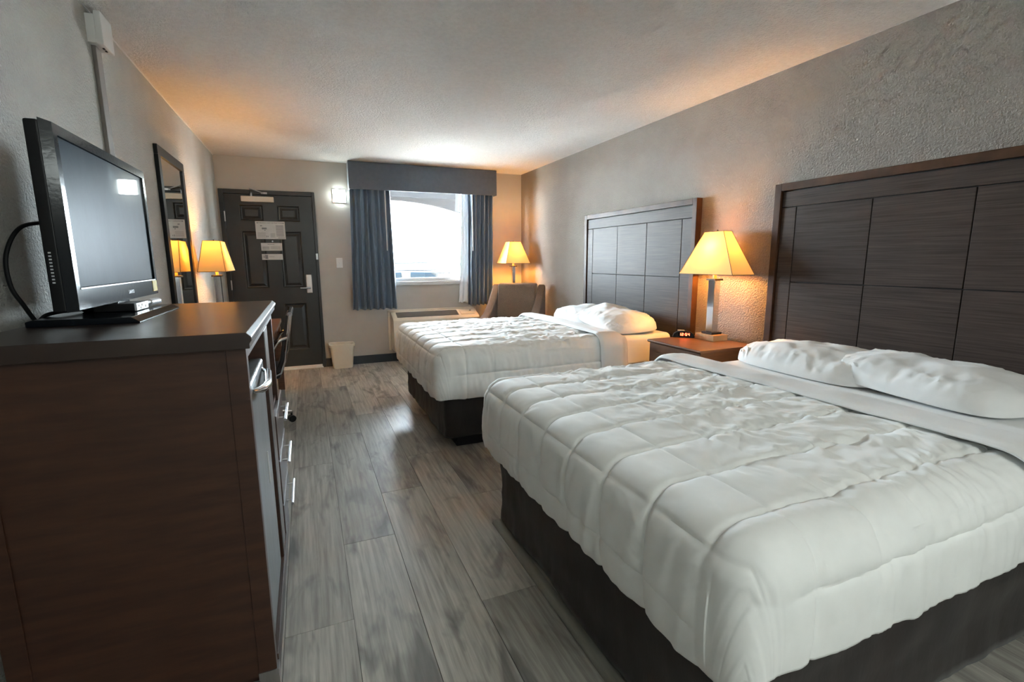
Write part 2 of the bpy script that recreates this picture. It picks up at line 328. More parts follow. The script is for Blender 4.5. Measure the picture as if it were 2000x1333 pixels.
MB().box(.066, .962, -.03, .02, 0, .011).box(.07, .955, -.012, .0, .012, .038).build('threshold', 'white', dr, bevel=.002)
cl = MB().box(.235, .565, -.055, -.001, 1.953, 2.012).build('door_closer', 'cream', dr, bevel=.006, label='beige door closer box above the panels')
MB().tube([(.34, -.045, 2.012), (.34, -.045, 2.05)], .012, 10).tube([(.34, -.05, 2.045), (.335, -.12, 2.085), (.46, -.03, 2.052)], .007, 8).box(.44, .50, -.035, -.022, 2.043, 2.062).build('closer_arm', 'steel', cl, smooth=True)
for z in (1.79, 1.03, .3): MB().tube([(.062, -.030, z-.055), (.062, -.030, z+.055)], .0075, 10).build('hinge', 'nickel', dr, smooth=True)
MB().box(.836, .906, -.024, -.001, .915, 1.138).build('lock_plate', 'nickel', dr, bevel=.011, seg=3)
MB().tube([(.875, -.02, .978), (.875, -.055, .978), (.86, -.062, .978), (.77, -.062, .982)], [.011, .011, .0105, .008], 12).build('lever_handle', 'steel', dr, smooth=True)
MB().box(.965, .990, -.034, -.023, 1.312, 1.382).box(.970, .984, -.048, -.034, 1.335, 1.36).build('latch_guard', 'steel', dr, bevel=.002)
MB().tube([(.515, -.001, 1.522), (.515, -.008, 1.522)], .009, 14).build('peephole', 'chrome', dr, smooth=True)
def paper(x0, x1, z0, z1, label, fill, tilt=0):
    t = thing('notice', label, 'notice', ((x0+x1)/2, -.004, z0))
    MB().box(x0, x1, -.0052, -.0032, z0, z1).build('sheet', 'paper', t)
    fill(t); return t
def f1(t):
    text_mb('EMERGENCY EXIT INSTRUCTIONS', .0165, (.505, -.0056, 1.727), (1, 0, 0), (0, 0, 1), 'heading', 'inkdark', t, .0002)
    k = MB()
    for x in (.372, .640): k.box(x-.006, x+.006, -.0058, -.0053, 1.721, 1.733)
    for i in range(9): k.box(.56, .64, -.0057, -.0053, 1.695-i*.0145, 1.702-i*.0145)
    for i in range(4): k.box(.50, .548, -.0057, -.0053, 1.605-i*.012, 1.609-i*.012)
    for i in range(5): k.box(.37, .45, -.0057, -.0053, 1.615-i*.012, 1.618-i*.012)
    k.box(.575, .645, -.0057, -.0053, 1.557, 1.563)
    for a, b_, c, d in ((.40, .42, 1.69, 1.70), (.415, .465, 1.655, 1.675), (.44, .452, 1.64, 1.65), (.455, .462, 1.565, 1.585), (.47, .476, 1.567, 1.582)): k.box(a, b_, -.0057, -.0053, c, d)
    k.build('printed_lines', 'ink', t)['kind'] = 'stuff'
paper(.352, .657, 1.547, 1.745, 'large white emergency exit instruction sheet taped on the dark door', f1)
def f2(t):
    k = MB(); k.box(.46, .53, -.0057, -.0053, 1.485, 1.490)
    for i in range(3): k.box(.405, .475, -.0057, -.0053, 1.455-i*.012, 1.460-i*.012)
    for i in range(3): k.box(.49, .59, -.0057, -.0053, 1.46-i*.011, 1.463-i*.011)
    k.build('printed_lines', 'ink', t)['kind'] = 'stuff'
paper(.392, .612, 1.415, 1.503, 'middle white notice strip on the door just under the peephole', f2)
def f3(t):
    MB().box(.425, .455, -.0057, -.0053, 1.322, 1.368).box(.41, .418, -.0057, -.0053, 1.33, 1.36).build('printed_block', 'ink', t)
    MB().box(.465, .52, -.0057, -.0053, 1.345, 1.349).build('printed_lines', 'ink', t)
paper(.392, .608, 1.312, 1.378, 'lowest narrow white notice strip on the dark door', f3)

# light switch, wall light, surface raceway and box
t = thing('light_switch', 'white toggle light switch on the wall between door and curtain', 'switch', (1.228, 0, 1.27))
MB().box(1.192, 1.264, -.007, 0, 1.212, 1.330).build('plate', 'plastic', t, bevel=.003)
MB().box(1.222, 1.234, -.018, -.007, 1.262, 1.284).build('toggle', 'plastic', t, bevel=.002)
t = thing('wall_light', 'small square white wall light glowing brightly between door and valance', 'light', (1.27, 0, 1.985))
MB().box(1.196, 1.346, -.022, 0, 1.981, 2.132).build('housing', 'plastic', t, bevel=.003)
MB().box(1.201, 1.341, -.036, -.0225, 1.986, 2.127).build('lens', 'bulbcool', t, bevel=.004)
t = thing('cable_raceway', 'narrow vertical taupe cable raceway running down the left wall behind the television', 'raceway', (0, -3.29, 1.2))
MB().box(0, .018, -3.332, -3.262, 1.16, 2.30).build('cover', mat('taupe_raceway', (.19, .168, .15), .6, bump=.03), t, bevel=.004)
t = thing('junction_box', 'white plastic box mounted high on the left wall under the ceiling', 'box', (0, -3.3, 2.285))
MB().box(0, .034, -3.37, -3.235, 2.288, 2.41).build('back_box', 'plastic', t, bevel=.003)
MB().box(.0345, .062, -3.375, -3.23, 2.282, 2.425).build('cover', 'plastic', t, bevel=.005)
MB().box(.042, .050, -3.33, -3.315, 2.278, 2.2815).box(.042, .050, -3.30, -3.285, 2.278, 2.2815).build('vent_slot', 'black', t)

# ------------------------------------------------------------------ window dressing
t = thing('valance', 'slate grey upholstered box valance above the window', 'valance', (2.29, 0, 2.12))
mb = MB().box(1.372, 3.212, -.20, -.185, 2.122, 2.434).box(1.372, 1.387, -.185, 0, 2.122, 2.434).box(3.197, 3.212, -.185, 0, 2.122, 2.434).box(1.387, 3.197, -.185, 0, 2.415, 2.43)
mb.build('box_cornice', 'valance', t, bevel=.004)
def curtain(x0t, x1t, x0b, x1b, zt, zb, y, n, amp, seed, name, m, label, cat, group=None, th=.004):
    nu, nz = n*10+1, 40; P = np.zeros((nz, nu, 3)); u = np.linspace(0, 1, nu)
    for i, s in enumerate(np.linspace(0, 1, nz)):
        a = x0t+(x0b-x0t)*s; b_ = x1t+(x1b-x1t)*s
        ph = .25*fbm(u*4, u*0+s*1.5, seed); am = amp*(.75+.35*s+.25*vnoise(u*n*.7, u*0+s*2, seed+3))
        P[i, :, 0] = a+(b_-a)*(u+.012*np.sin(2*math.pi*n*u*.5+s*2))
        P[i, :, 1] = y+am*np.sin(2*math.pi*n*(u+ph*.06)) + .004*fbm(u*9, u*0+s*6, seed+9)
        P[i, :, 2] = zt+(zb-zt)*s + (.006*np.sin(2*math.pi*n*u) if s > .99 else 0)
    o = MB().grid(P).build(name, m, smooth=True, off=((x0b+x1b)/2, y, zb)); md = o.modifiers.new('thickness', 'SOLIDIFY'); md.thickness = th
    return tag(o, label, cat, group)
curtain(1.392, 1.845, 1.343, 1.885, 2.41, .70, -.125, 7, .030, 3, 'drape', 'curtain', 'slate blue pleated drape on the door side of the window', 'curtain')
curtain(2.845, 3.193, 2.815, 3.155, 2.41, .70, -.125, 6, .030, 8, 'drape', 'curtain', 'slate blue pleated drape on the lamp side of the window', 'curtain')
curtain(2.79, 2.87, 2.705, 2.83, 2.41, .735, -.066, 2, .012, 5, 'curtain_lining', 'sheer', 'white curtain lining hanging beside the lamp side drape', 'curtain', th=.002)
for x, lb in ((1.785, 'thin white draw wand hanging on the door side drape'), (2.885, 'thin white draw wand hanging on the lamp side drape')):
    o = MB().tube([(x, -.166, 2.41), (x-.002, -.168, 1.9), (x-.004, -.17, 1.415)], .0055, 8).build('curtain_wand', 'plastic', smooth=True, off=(x, -.165, 1.41)); tag(o, lb, 'curtain wand')

# ------------------------------------------------------------------ wall air conditioner
t = thing('air_conditioner', 'cream through-wall air conditioner below the window', 'air conditioner', (2.36, -.13, .16))
pf = [(-.002, .165), (-.002, .642), (-.055, .642), (-.225, .578), (-.25, .555), (-.262, .30), (-.262, .165)]
MB().prism(pf, 'x', 1.80, 2.93).build('cabinet', 'cream', t, bevel=.006)
sl = (.642-.578)/(.225-.055)
MB().add([(1.86, -.075, .642-.02*sl+.0015), (2.66, -.075, .642-.02*sl+.0015), (2.66, -.205, .642-.15*sl+.0015), (1.86, -.205, .642-.15*sl+.0015)], [(0, 1, 2, 3)]).build('grille_recess', 'black', t)
gb = MB()
for i in range(9):
    y = -.080-i*.0145; z = .642+(y+.055)*sl; gb.obox((2.26, y, z+.004), (.80, .006, .008), (R(20), 0, 0))
gb.build('grille_slats', 'grille', t)
MB().obox((2.79, -.135, .642-.08*sl+.004), (.19, .13, .006), (math.atan(sl), 0, 0)).build('control_cover', 'cream', t, bevel=.002)
MB().lathe((2.84, -.12, .627), [(.012, 0), (.012, .008), (.009, .01)], 14).build('knob', 'grille', t, smooth=True)
fb = MB()
for i in range(12): fb.box(1.82, 2.91, -.2675, -.2605, .19+i*.009, .194+i*.009)
fb.build('intake_louvres', 'cream', t)
MB().box(1.77, 1.798, -.02, 0, .15, .66).box(2.932, 2.96, -.02, 0, .15, .66).box(1.77, 2.96, -.02, 0, .644, .668).build('wall_sleeve_trim', 'cream', t)

# ------------------------------------------------------------------ waste bin
t = thing('waste_bin', 'almond plastic waste bin on the floor beside the door', 'bin', (1.185, -.15, 0))
def rr(cx, cy, hx, hy, r, z, n=6):
    return [(cx+sx*(hx-r)+r*math.cos(a), cy+sy*(hy-r)+r*math.sin(a), z) for sx, sy, a0 in ((1, 1, 0), (-1, 1, 90), (-1, -1, 180), (1, -1, 270)) for a in [R(a0+90*k/n) for k in range(n+1)]]
def loft(rings, closed_bottom=True, closed_top=False):
    mb = MB(); n = len(rings[0]); vs = [p for r_ in rings for p in r_]
    fs = [(i*n+j, i*n+(j+1) % n, (i+1)*n+(j+1) % n, (i+1)*n+j) for i in range(len(rings)-1) for j in range(n)]
    if closed_bottom: fs.append(tuple(range(n))[::-1])
    if closed_top: fs.append(tuple(range((len(rings)-1)*n, len(rings)*n)))
    return mb.add(vs, fs)
bx, by = 1.185, -.125
loft([rr(bx, by, .108, .075, .03, .0), rr(bx, by, .116, .08, .03, .02), rr(bx, by, .138, .095, .035, .285), rr(bx, by, .133, .09, .033, .285), rr(bx, by, .112, .076, .028, .022)], True, True).build('body', 'bin', t, smooth=True)
loft([rr(bx, by, .139, .096, .035, .27), rr(bx, by, .150, .106, .038, .272), rr(bx, by, .152, .108, .038, .298), rr(bx, by, .146, .102, .036, .302), rr(bx, by, .132, .089, .033, .295)], False).build('rim', 'bin', t, smooth=True)

# ------------------------------------------------------------------ headboards
def headboard(y0, y1, label, cut=None):
    # y0 far edge, y1 near edge
    t = thing('headboard', label, 'headboard', (W, (y0+y1)/2, .12), 'wall mounted headboards')
    xf, zb, zt = W-.055, .14, 1.75
    MB().box(W-.030, W-.001, y1+.03, y0-.03, zb, zt-.03).build('backing', 'groove', t)
    MB().box(xf, W, y0-.045, y0, zb, zt).box(xf, W, y1, y1+.045, zb, zt).box(xf, W, y1+.046, y0-.046, zt-.045, zt).build('frame', 'hb_frame', t, bevel=.003)
    # outer field strips and inner panels, with dark recessed grooves in between
    g = .0045; ys = [y0-.05, y0-.150, y0-.150-.434, y0-.150-.868, y0-.150-1.303, y1+.05]
    zs = [zb, .70, 1.150, 1.605, zt-.05]; xa, xb = W-.044, W-.030
    def pn(nm, ya, yb, za, zc):   # ya > yb
        c = ((xa+xb)/2, (ya+yb)/2, (za+zc)/2); hy, hz = (ya-yb)/2-g/2, (zc-za)/2-g/2
        key = ('hb', round(hy, 3), round(hz, 3))
        if key not in meshes: meshes[key] = MB().box(-.007, .007, -hy, hy, -hz, hz).build(nm, 'hb_panel', t, bevel=.0015, seg=1, local=True); meshes[key].location = Vector(c)-t.location
        else: share(meshes[key], nm, t, Vector(c)-t.location)
    pn('border_strip', ys[0], ys[5], zs[3], zs[4]); pn('border_strip', ys[0], ys[1], zs[0], zs[3]); pn('border_strip', ys[4], ys[5], zs[0], zs[3])
    for i in (1, 2, 3):
        pn('panel', ys[i], ys[i+1], zs[2], zs[3]); pn('panel', ys[i], ys[i+1], zs[0], zs[2])
    return t
headboard(-1.777, -3.390, 'dark panelled wooden headboard behind the bed nearer the window')
headboard(-4.057, -5.670, 'dark panelled wooden headboard behind the nearest bed')

# ------------------------------------------------------------------ beds
def bed(yf, yn, xfoot, label, zs0, seed, plinth_in=.1):
    t = thing('bed', label, 'bed', ((xfoot+W)/2, (yf+yn)/2, 0), 'double beds')
    xh = W-.062
    MB().box(xfoot+plinth_in, xh-.05, yn+.05, yf-.05, 0, zs0+.06).build('platform', 'plinth', t, bevel=.004)
    # fabric skirt: waving strip round far side, foot and near side
    path = []; r = .03
    L = [(xh-.02, yf), (xfoot+r, yf)] + [(xfoot+r-r*math.sin(R(a)), yf-r+r*math.cos(R(a))) for a in (30, 60)] + [(xfoot, yf-r), (xfoot, yn+r)] + [(xfoot+r-r*math.cos(R(a)), yn+r-r*math.sin(R(a))) for a in (30, 60)] + [(xfoot+r, yn), (xh-.02, yn)]
    pts = []
    for a, b_ in zip(L[:-1], L[1:]):
        d = math.dist(a, b_); k = max(1, int(d/.014))
        for i in range(k): pts.append((a[0]+(b_[0]-a[0])*i/k, a[1]+(b_[1]-a[1])*i/k))
    pts.append(L[-1]); pts = np.array(pts); tn = np.gradient(pts, axis=0); tn /= np.linalg.norm(tn, axis=1)[:, None]; nr = np.stack([tn[:, 1], -tn[:, 0]], 1)
    if ((pts-np.array([(xfoot+W)/2, (yf+yn)/2]))*nr).sum(1).mean() < 0: nr = -nr
    s = np.concatenate([[0], np.cumsum(np.linalg.norm(np.diff(pts, axis=0), axis=1))])
    nz = 14; P = np.zeros((nz, len(pts), 3))
    for i, q in enumerate(np.linspace(0, 1, nz)):
        z = .46+(zs0-.46)*q; off_ = .006*q*fbm(s*9, s*0+q*2.2, seed)+.010*q*q*np.maximum(0, fbm(s*2.2, s*0, seed+4)) + .006*fbm(s*3+q*4, s*0+q*3, seed+8)
        P[i, :, :2] = pts+nr*off_[:, None]; P[i, :, 2] = z + (.006*fbm(s*5, s*0, seed+2) if i == nz-1 else 0)
    o = MB().grid(P).build('skirt', 'skirt', t, smooth=True); md = o.modifiers.new('thickness', 'SOLIDIFY'); md.thickness = .004; md.offset = -1
    MB().box(xfoot+.012, xh-.005, yn+.012, yf-.012, zs0+.062, .44).build('box_spring', 'skirt', t, bevel=.01)
    # mattress in a fitted sheet with side wrinkles
    mb = MB(); mb.box(xfoot+.06, xh, yn+.02, yf-.02, .442, .700)
    mt = mb.build('mattress', 'sheet', t, bevel=.045, seg=4)
    return t
def comforter(yf, yn, xfoot, xhead, ztop, hemF, hemS, label, seed):
    p = .2; Rr = .10; st = .0065
    A = (ztop-hemF)+Rr*(math.pi/2-1); Bs = (ztop-hemS)+Rr*(math.pi/2-1)
    x1 = xfoot+Rr; ya, yb = yf-Rr, yn+Rr      # flat top rectangle: x1..xhead, yb..ya
    s_ = np.arange(-(xhead-x1), A+st*.5, st); s_[-1] = A
    w = (ya-yb)/2; t_ = np.linspace(-(w+Bs), w+Bs, int((2*w+2*Bs)/st)+1)
    S, Tt = np.meshgrid(s_, t_, indexing='ij')
    a = np.maximum(S, 0); b_ = np.maximum(np.abs(Tt)-w, 0); sg = np.sign(Tt)     # Tt>0 -> near side (-y)
    d = np.maximum(a, b_); th = np.where(a >= b_, .25*math.pi*np.where(d > 0, b_/np.maximum(d, 1e-9), 0), .5*math.pi-.25*math.pi*np.where(d > 0, a/np.maximum(d, 1e-9), 0))
    corner = (a > 0) & (b_ > 0)
    ang = np.minimum(d/Rr, math.pi/2); rad = Rr*np.sin(ang); drop = Rr*(1-np.cos(ang)) + np.maximum(d-Rr*math.pi/2, 0)
    wf = np.where(a > 0, np.where(b_ > 0, np.cos(th)**2, 1), 0)
    # bulge of the hanging part, drawn in again at the hem
    q = np.clip((drop-Rr*.6)/.30, 0, 1.1); rad = rad + .012*np.sin(math.pi*np.clip(q, 0, 1))*(1-.3*(b_ > 0)) - .012*sm(.8, 1.1, q)
    dirx = -np.where(d > 0, np.where(b_ > 0, np.where(a > 0, np.cos(th), 0), 1), 0); diry = -sg*np.where(d > 0, np.where(a > 0, np.where(b_ > 0, np.sin(th), 0), 1), 0)
    ext = np.where(corner, .018*np.sin(2*th)**2*sm(.05, .3, drop), 0)
    X = x1-np.minimum(S, 0)*1.0 + dirx*(rad+ext); Y = (ya+yb)/2 - np.clip(Tt, -w, w) + diry*(rad+ext); Z = ztop-drop
    # crown of the top, slightly puffier in the middle
    Z = Z + .012*np.cos(np.clip(Tt/w, -1, 1)*math.pi/2)*(drop < .02)*sm(0, .15, -S)
    Pp = np.stack([X, Y, Z], -1); du = np.gradient(Pp, axis=0); dv = np.gradient(Pp, axis=1); nn = np.cross(du, dv); nn /= np.maximum(np.linalg.norm(nn, axis=-1, keepdims=True), 1e-9)
    if nn[5, nn.shape[1]//2, 2] < 0: nn = -nn
    # quilting: channels along the length every 20 cm; cross lines near the foot
    wob = .006*fbm(S*3, Tt*3, seed+2); so = .055
    ph = np.abs(((Tt+w+wob+so*0) / p) - np.round((Tt+w+wob)/p))*p              # distance to nearest lengthwise seam
    cs = S-.105+.005*fbm(Tt*4, S*2, seed+5); ph2 = np.abs(cs/p-np.round(cs/p))*p
    cw = .06+.60*sm(-.42, -.2, S)
    f1 = 1-np.exp(-(ph/.019)**1.0); f2 = 1-np.exp(-(ph2/.012)**1.0)
    puff = .0078*(f1*(1-cw+cw*f2)) - .0045*np.exp(-(ph/.006)**2) - .004*cw*np.exp(-(ph2/.006)**2)
    near = np.exp(-(ph/.06)**2)
    top = (drop < .06)
    wr = .0048*fbm(S*26+2*fbm(S*4, Tt*4, seed), Tt*13, seed+11, 3)*(.4+near) + .005*fbm(S*7, Tt*9, seed+21, 3)
    wr = np.where(top, wr*sm(-.05, -.45, S)+wr*.3, wr*.4)
    sidew = sm(.05, .18, b_)*(.0055*fbm(S*22+.6*np.abs(Tt)*6, np.abs(Tt)*3, seed+31, 2)) + sm(.05, .2, a)*(.004*fbm(Tt*24+S*5, S*3, seed+41, 2))
    hem = sm(.02, .0, np.maximum(A-a, 0) if False else 1)
    cwt = np.maximum(np.maximum(corner*sm(.05, .2, d), sm(.08, 0, w-np.abs(Tt))*sm(.05, .2, a)*(~corner)), sm(.08, 0, -S)*sm(.05, .2, b_)*(~corner)); disp = (puff+wr)*(1-.9*cwt)+sidew*(1-.75*cwt)
    Pp = Pp+nn*disp[..., None]
    # uneven hem
    hz = sm(.15, .38, drop); Pp[..., 2] += hz*(.006*fbm(S*5, Tt*5, seed+51)) ; 
    Pp[..., 2] = np.maximum(Pp[..., 2], .2)
    o = MB().grid(Pp).build('comforter', 'linen', smooth=True, off=((xfoot+xhead)/2, (yf+yn)/2, .70))
    md = o.modifiers.new('thickness', 'SOLIDIFY'); md.thickness = .018; md.offset = -1
    return tag(o, label, 'comforter', 'white comforters')
def topsheet(yf, yn, x0, x1, ztop, hemS, label, seed, slack=0.0):
    # smooth band of sheet folded back over the comforter, hanging down both sides
    st = .011; Rr = .10; Bs = (ztop-hemS)+Rr*(math.pi/2-1); w = (yf-yn)/2-Rr
    t_ = np.linspace(-(w+Bs), w+Bs, int((2*w+2*Bs)/st)); s_ = np.concatenate([np.linspace(x0-.004, x0+.02, 4), np.linspace(x0+.03, x1, 24), [x1+.02, x1+.04, x1+.055]])
    S, Tt = np.meshgrid(s_, t_, indexing='ij'); b_ = np.maximum(np.abs(Tt)-w, 0); sg = np.sign(Tt)
    ang = np.minimum(b_/Rr, math.pi/2); rad = Rr*np.sin(ang); drop = Rr*(1-np.cos(ang))+np.maximum(b_-Rr*math.pi/2, 0)
    X = S+.022*fbm(Tt*1.2, Tt*0, seed)+slack*(Tt/w); u = np.clip((S-x0)/(x1-x0), 0, 1)
    lift = .010*np.sin(math.pi*np.clip(u, 0, 1))**.6+.012*(1-u) - .026*sm(1.0, 1.25, (S-x0)/(x1-x0)) + .003*fbm(S*8, Tt*6, seed+3)
    lift = lift - .010*np.exp(-((S-x0)/.012)**2)
    drp = drop+.004*fbm(S*14, Tt*4, seed+6)*sm(.04, .2, drop)
    Y = (yf+yn)/2-np.clip(Tt, -w, w)-sg*(rad+lift*np.sin(ang)+.004*fbm(S*16, Tt*2, seed+9)*sm(.04, .2, drop)); Z = ztop-drp+lift*np.cos(ang)
    o = MB().grid(np.stack([X, Y, Z], -1)).build('folded_sheet', 'sheet', smooth=True, off=((x0+x1)/2, (yf+yn)/2, .72))
    md = o.modifiers.new('thickness', 'SOLIDIFY'); md.thickness = .006; md.offset = -1
    return tag(o, label, 'sheet', 'folded top sheets')
def pillow(c, L, D, Hh, rz, tilt, seed, label, roll=0):
    n = 84; u = np.sin(np.linspace(-1, 1, n)*math.pi/2); U, Vv = np.meshgrid(u, u, indexing='ij')
    ed = (1-np.abs(U)**2.6)*(1-np.abs(Vv)**2.4); ed = np.clip(ed, 0, 1)**.40
    pin = 1-.07*np.abs(U)**2*np.abs(1-np.abs(Vv)**2)*0
    xx = U*L/2*(1-.05*(1-np.abs(Vv)**2)*0)*(1-.06*np.abs(Vv)**4*(np.abs(U) > 0)); yy = Vv*D/2*(1-.05*np.abs(U)**4)
    rc = 1-.11*(np.abs(U)*np.abs(Vv))**2.5; xx = xx*rc; yy = yy*rc
    edge = np.exp(-((1-np.maximum(np.abs(U), np.abs(Vv)))/.30)**2)
    gat = np.exp(-((1-np.abs(Vv))/.42)**2)+.7*np.exp(-((1-np.abs(U))/.3)**2); wr = .008*fbm(U*2.4, Vv*2.0, seed+1, 2) + .010*gat*(1-np.abs(vnoise(U*9+1.2*fbm(U*2, Vv*3, seed+2), Vv*2.2, seed+5)))**2 + .005*gat*fbm(U*21+2*Vv, Vv*5, seed+6, 2)
    top = Hh*.9*ed*(1+.10*fbm(U*1.7, Vv*1.7, seed+7)) + wr*np.clip(ed*2, 0, 1); bot = -Hh*.17*ed
    T1 = np.stack([xx, yy, top], -1); B1 = np.stack([xx, yy, bot], -1)
    mb = MB().grid(T1).grid(B1)
    o = mb.build('pillow', 'sheet', smooth=True)
    bm = bmesh.new(); bm.from_mesh(o.data); bmesh.ops.remove_doubles(bm, verts=bm.verts, dist=1e-5); bmesh.ops.recalc_face_normals(bm, faces=bm.faces); bm.to_mesh(o.data); bm.free()
    for p_ in o.data.polygons: p_.use_smooth = True
    o.rotation_euler = (roll, tilt, rz); o.location = c; return tag(o, label, 'pillow', 'white bed pillows')
bed(-4.19, -5.645, 1.665, 'nearest double bed with a dark brown skirt', .012, 3, .08)
bed(-1.85, -3.225, 1.655, 'double bed with a dark brown skirt nearer the window', .085, 9, .085)
comforter(-4.10, -5.725, 1.60, 2.72, .722, .375, .435, 'white box-quilted comforter on the nearest bed', 11)
comforter(-1.755, -3.325, 1.575, 2.86, .722, .385, .385, 'white box-quilted comforter on the bed nearer the window', 23)
topsheet(-4.085, -5.748, 2.665, 2.875, .744, .42, 'smooth white sheet folded over the comforter of the nearest bed', 5)
topsheet(-1.74, -3.348, 2.83, 3.03, .744, .36, 'smooth white sheet folded over the comforter of the bed nearer the window', 6)
# local x of a pillow runs along the headboard (y), so it is turned 90 degrees
pillow((3.325, -4.615, .724), .79, .47, .135, R(88), R(0), 3, 'plump white pillow on the nearest bed, on the nightstand side', roll=R(-3))
pillow((3.335, -5.115, .738), .77, .46, .135, R(85), R(-2), 8, 'plump white pillow at the picture edge of the nearest bed, overlapping another', roll=R(-3))
pillow((3.365, -2.20, .722), .74, .43, .14, R(92), R(0), 13, 'white pillow on the far bed, on the armchair side', roll=R(-3))
pillow((3.305, -2.80, .748), .80, .46, .145, R(84), R(-4), 18, 'white pillow on the far bed, lit by the nightstand lamp', roll=R(-3))

# ------------------------------------------------------------------ nightstand, clock
t = thing('nightstand', 'walnut brown one-drawer nightstand between the two beds', 'nightstand', (3.36, -3.73, 0))
NX, NY0, NY1, NZ = 3.125, -3.995, -3.465, .715
MB().box(NX+.012, 3.60, NY0+.015, NY1-.015, .05, NZ-.024).build('body', 'night', t, bevel=.002)
MB().box(NX+.03, 3.58, NY0+.03, NY1-.03, 0, .05).build('plinth', 'night', t)
tp = [(NX-.002, NZ-.004), (NX+.006, NZ), (3.618, NZ), (3.618, NZ-.022), (NX+.008, NZ-.022), (NX-.002, NZ-.014)]
MB().prism(tp, 'y', NY0, NY1).build('top', 'night', t, bevel=.003)
for i, (za, zb) in enumerate(((.40, .635), (.10, .385))):
    d_ = MB().box(NX-.004, NX+.0115, NY0+.06, NY1-.055, za, zb).build('drawer', 'night', t, bevel=.003)
    zc = (za+zb)/2+.02
    MB().tube([(NX-.03, -3.86, zc), (NX-.03, -3.60, zc)], .006, 10).tube([(NX-.03, -3.82, zc), (NX-.004, -3.82, zc)], .004, 8).tube([(NX-.03, -3.64, zc), (NX-.004, -3.64, zc)], .004, 8).build('bar_handle', 'chrome', d_, smooth=True)
# alarm clock
t = thing('alarm_clock', 'small black alarm clock with red digits on the nightstand', 'clock', (3.425, -3.505, .715))
c0 = Vector((3.425, -3.505, .715)); rzc = R(-40)
def clk(p): q = Matrix.Rotation(rzc, 3, 'Z') @ (Vector(p)*.92); return c0+q
prof = [(-.085, .008), (-.08, .0), (.08, .0), (.085, .008), (.078, .030), (.055, .046), (.02, .053), (-.02, .053), (-.055, .046), (-.078, .030)]
def clkslice(y, k, z0=0): return [clk((p[0]*k, y, z0+(p[1]-0)*k if k < 1 else p[1])) for p in prof]
sl_ = [clkslice(.042, .55, .006), clkslice(.035, .9, .002), clkslice(0, 1.0), clkslice(-.028, 1.0), clkslice(-.036, .93, .002)]
loft(sl_, True, True).build('case', 'black', t, smooth=True)
MB().add([clk((x, -.0368, z)) for x, z in ((-.045, .013), (.05, .013), (.05, .042), (-.045, .042))], [(0, 1, 2, 3)]).build('display_window', 'gloss', t)
segs = {'1': 'bc', '2': 'abged', '5': 'afgcd', '4': 'fgbc'}
sm_ = MB(); x = -.036
def sg_box(x0, x1, z0, z1):
    sm_.add([clk((a, y, z)) for y in (-.0372, -.0378) for a, z in ((x0, z0), (x1, z0), (x1, z1), (x0, z1))], [(0, 1, 2, 3), (4, 5, 6, 7), (0, 1, 5, 4), (1, 2, 6, 5), (2, 3, 7, 6), (3, 0, 4, 7)])
for ch in '12:54':
    w_, hh, z0, th_ = .014, .022, .0165, .0034
    if ch == ':': sg_box(x, x+th_, z0+.005, z0+.0085); sg_box(x, x+th_, z0+.0135, z0+.017); x += .0085; continue
    for s_ in segs[ch]:
        {'a': lambda: sg_box(x, x+w_, z0+hh-th_, z0+hh), 'g': lambda: sg_box(x, x+w_, z0+hh/2-th_/2, z0+hh/2+th_/2), 'd': lambda: sg_box(x, x+w_, z0, z0+th_),
         'b': lambda: sg_box(x+w_-th_, x+w_, z0+hh/2, z0+hh), 'c': lambda: sg_box(x+w_-th_, x+w_, z0, z0+hh/2), 'f': lambda: sg_box(x, x+th_, z0+hh/2, z0+hh), 'e': lambda: sg_box(x, x+th_, z0, z0+hh/2)}[s_]()
    x += .0195
sm_.build('red_digits', 'red', t)
MB().obox(clk((-.02, .005, .0545)), (.05, .018, .004), (0, 0, rzc)).build('snooze_bar', 'silver', t, bevel=.001)

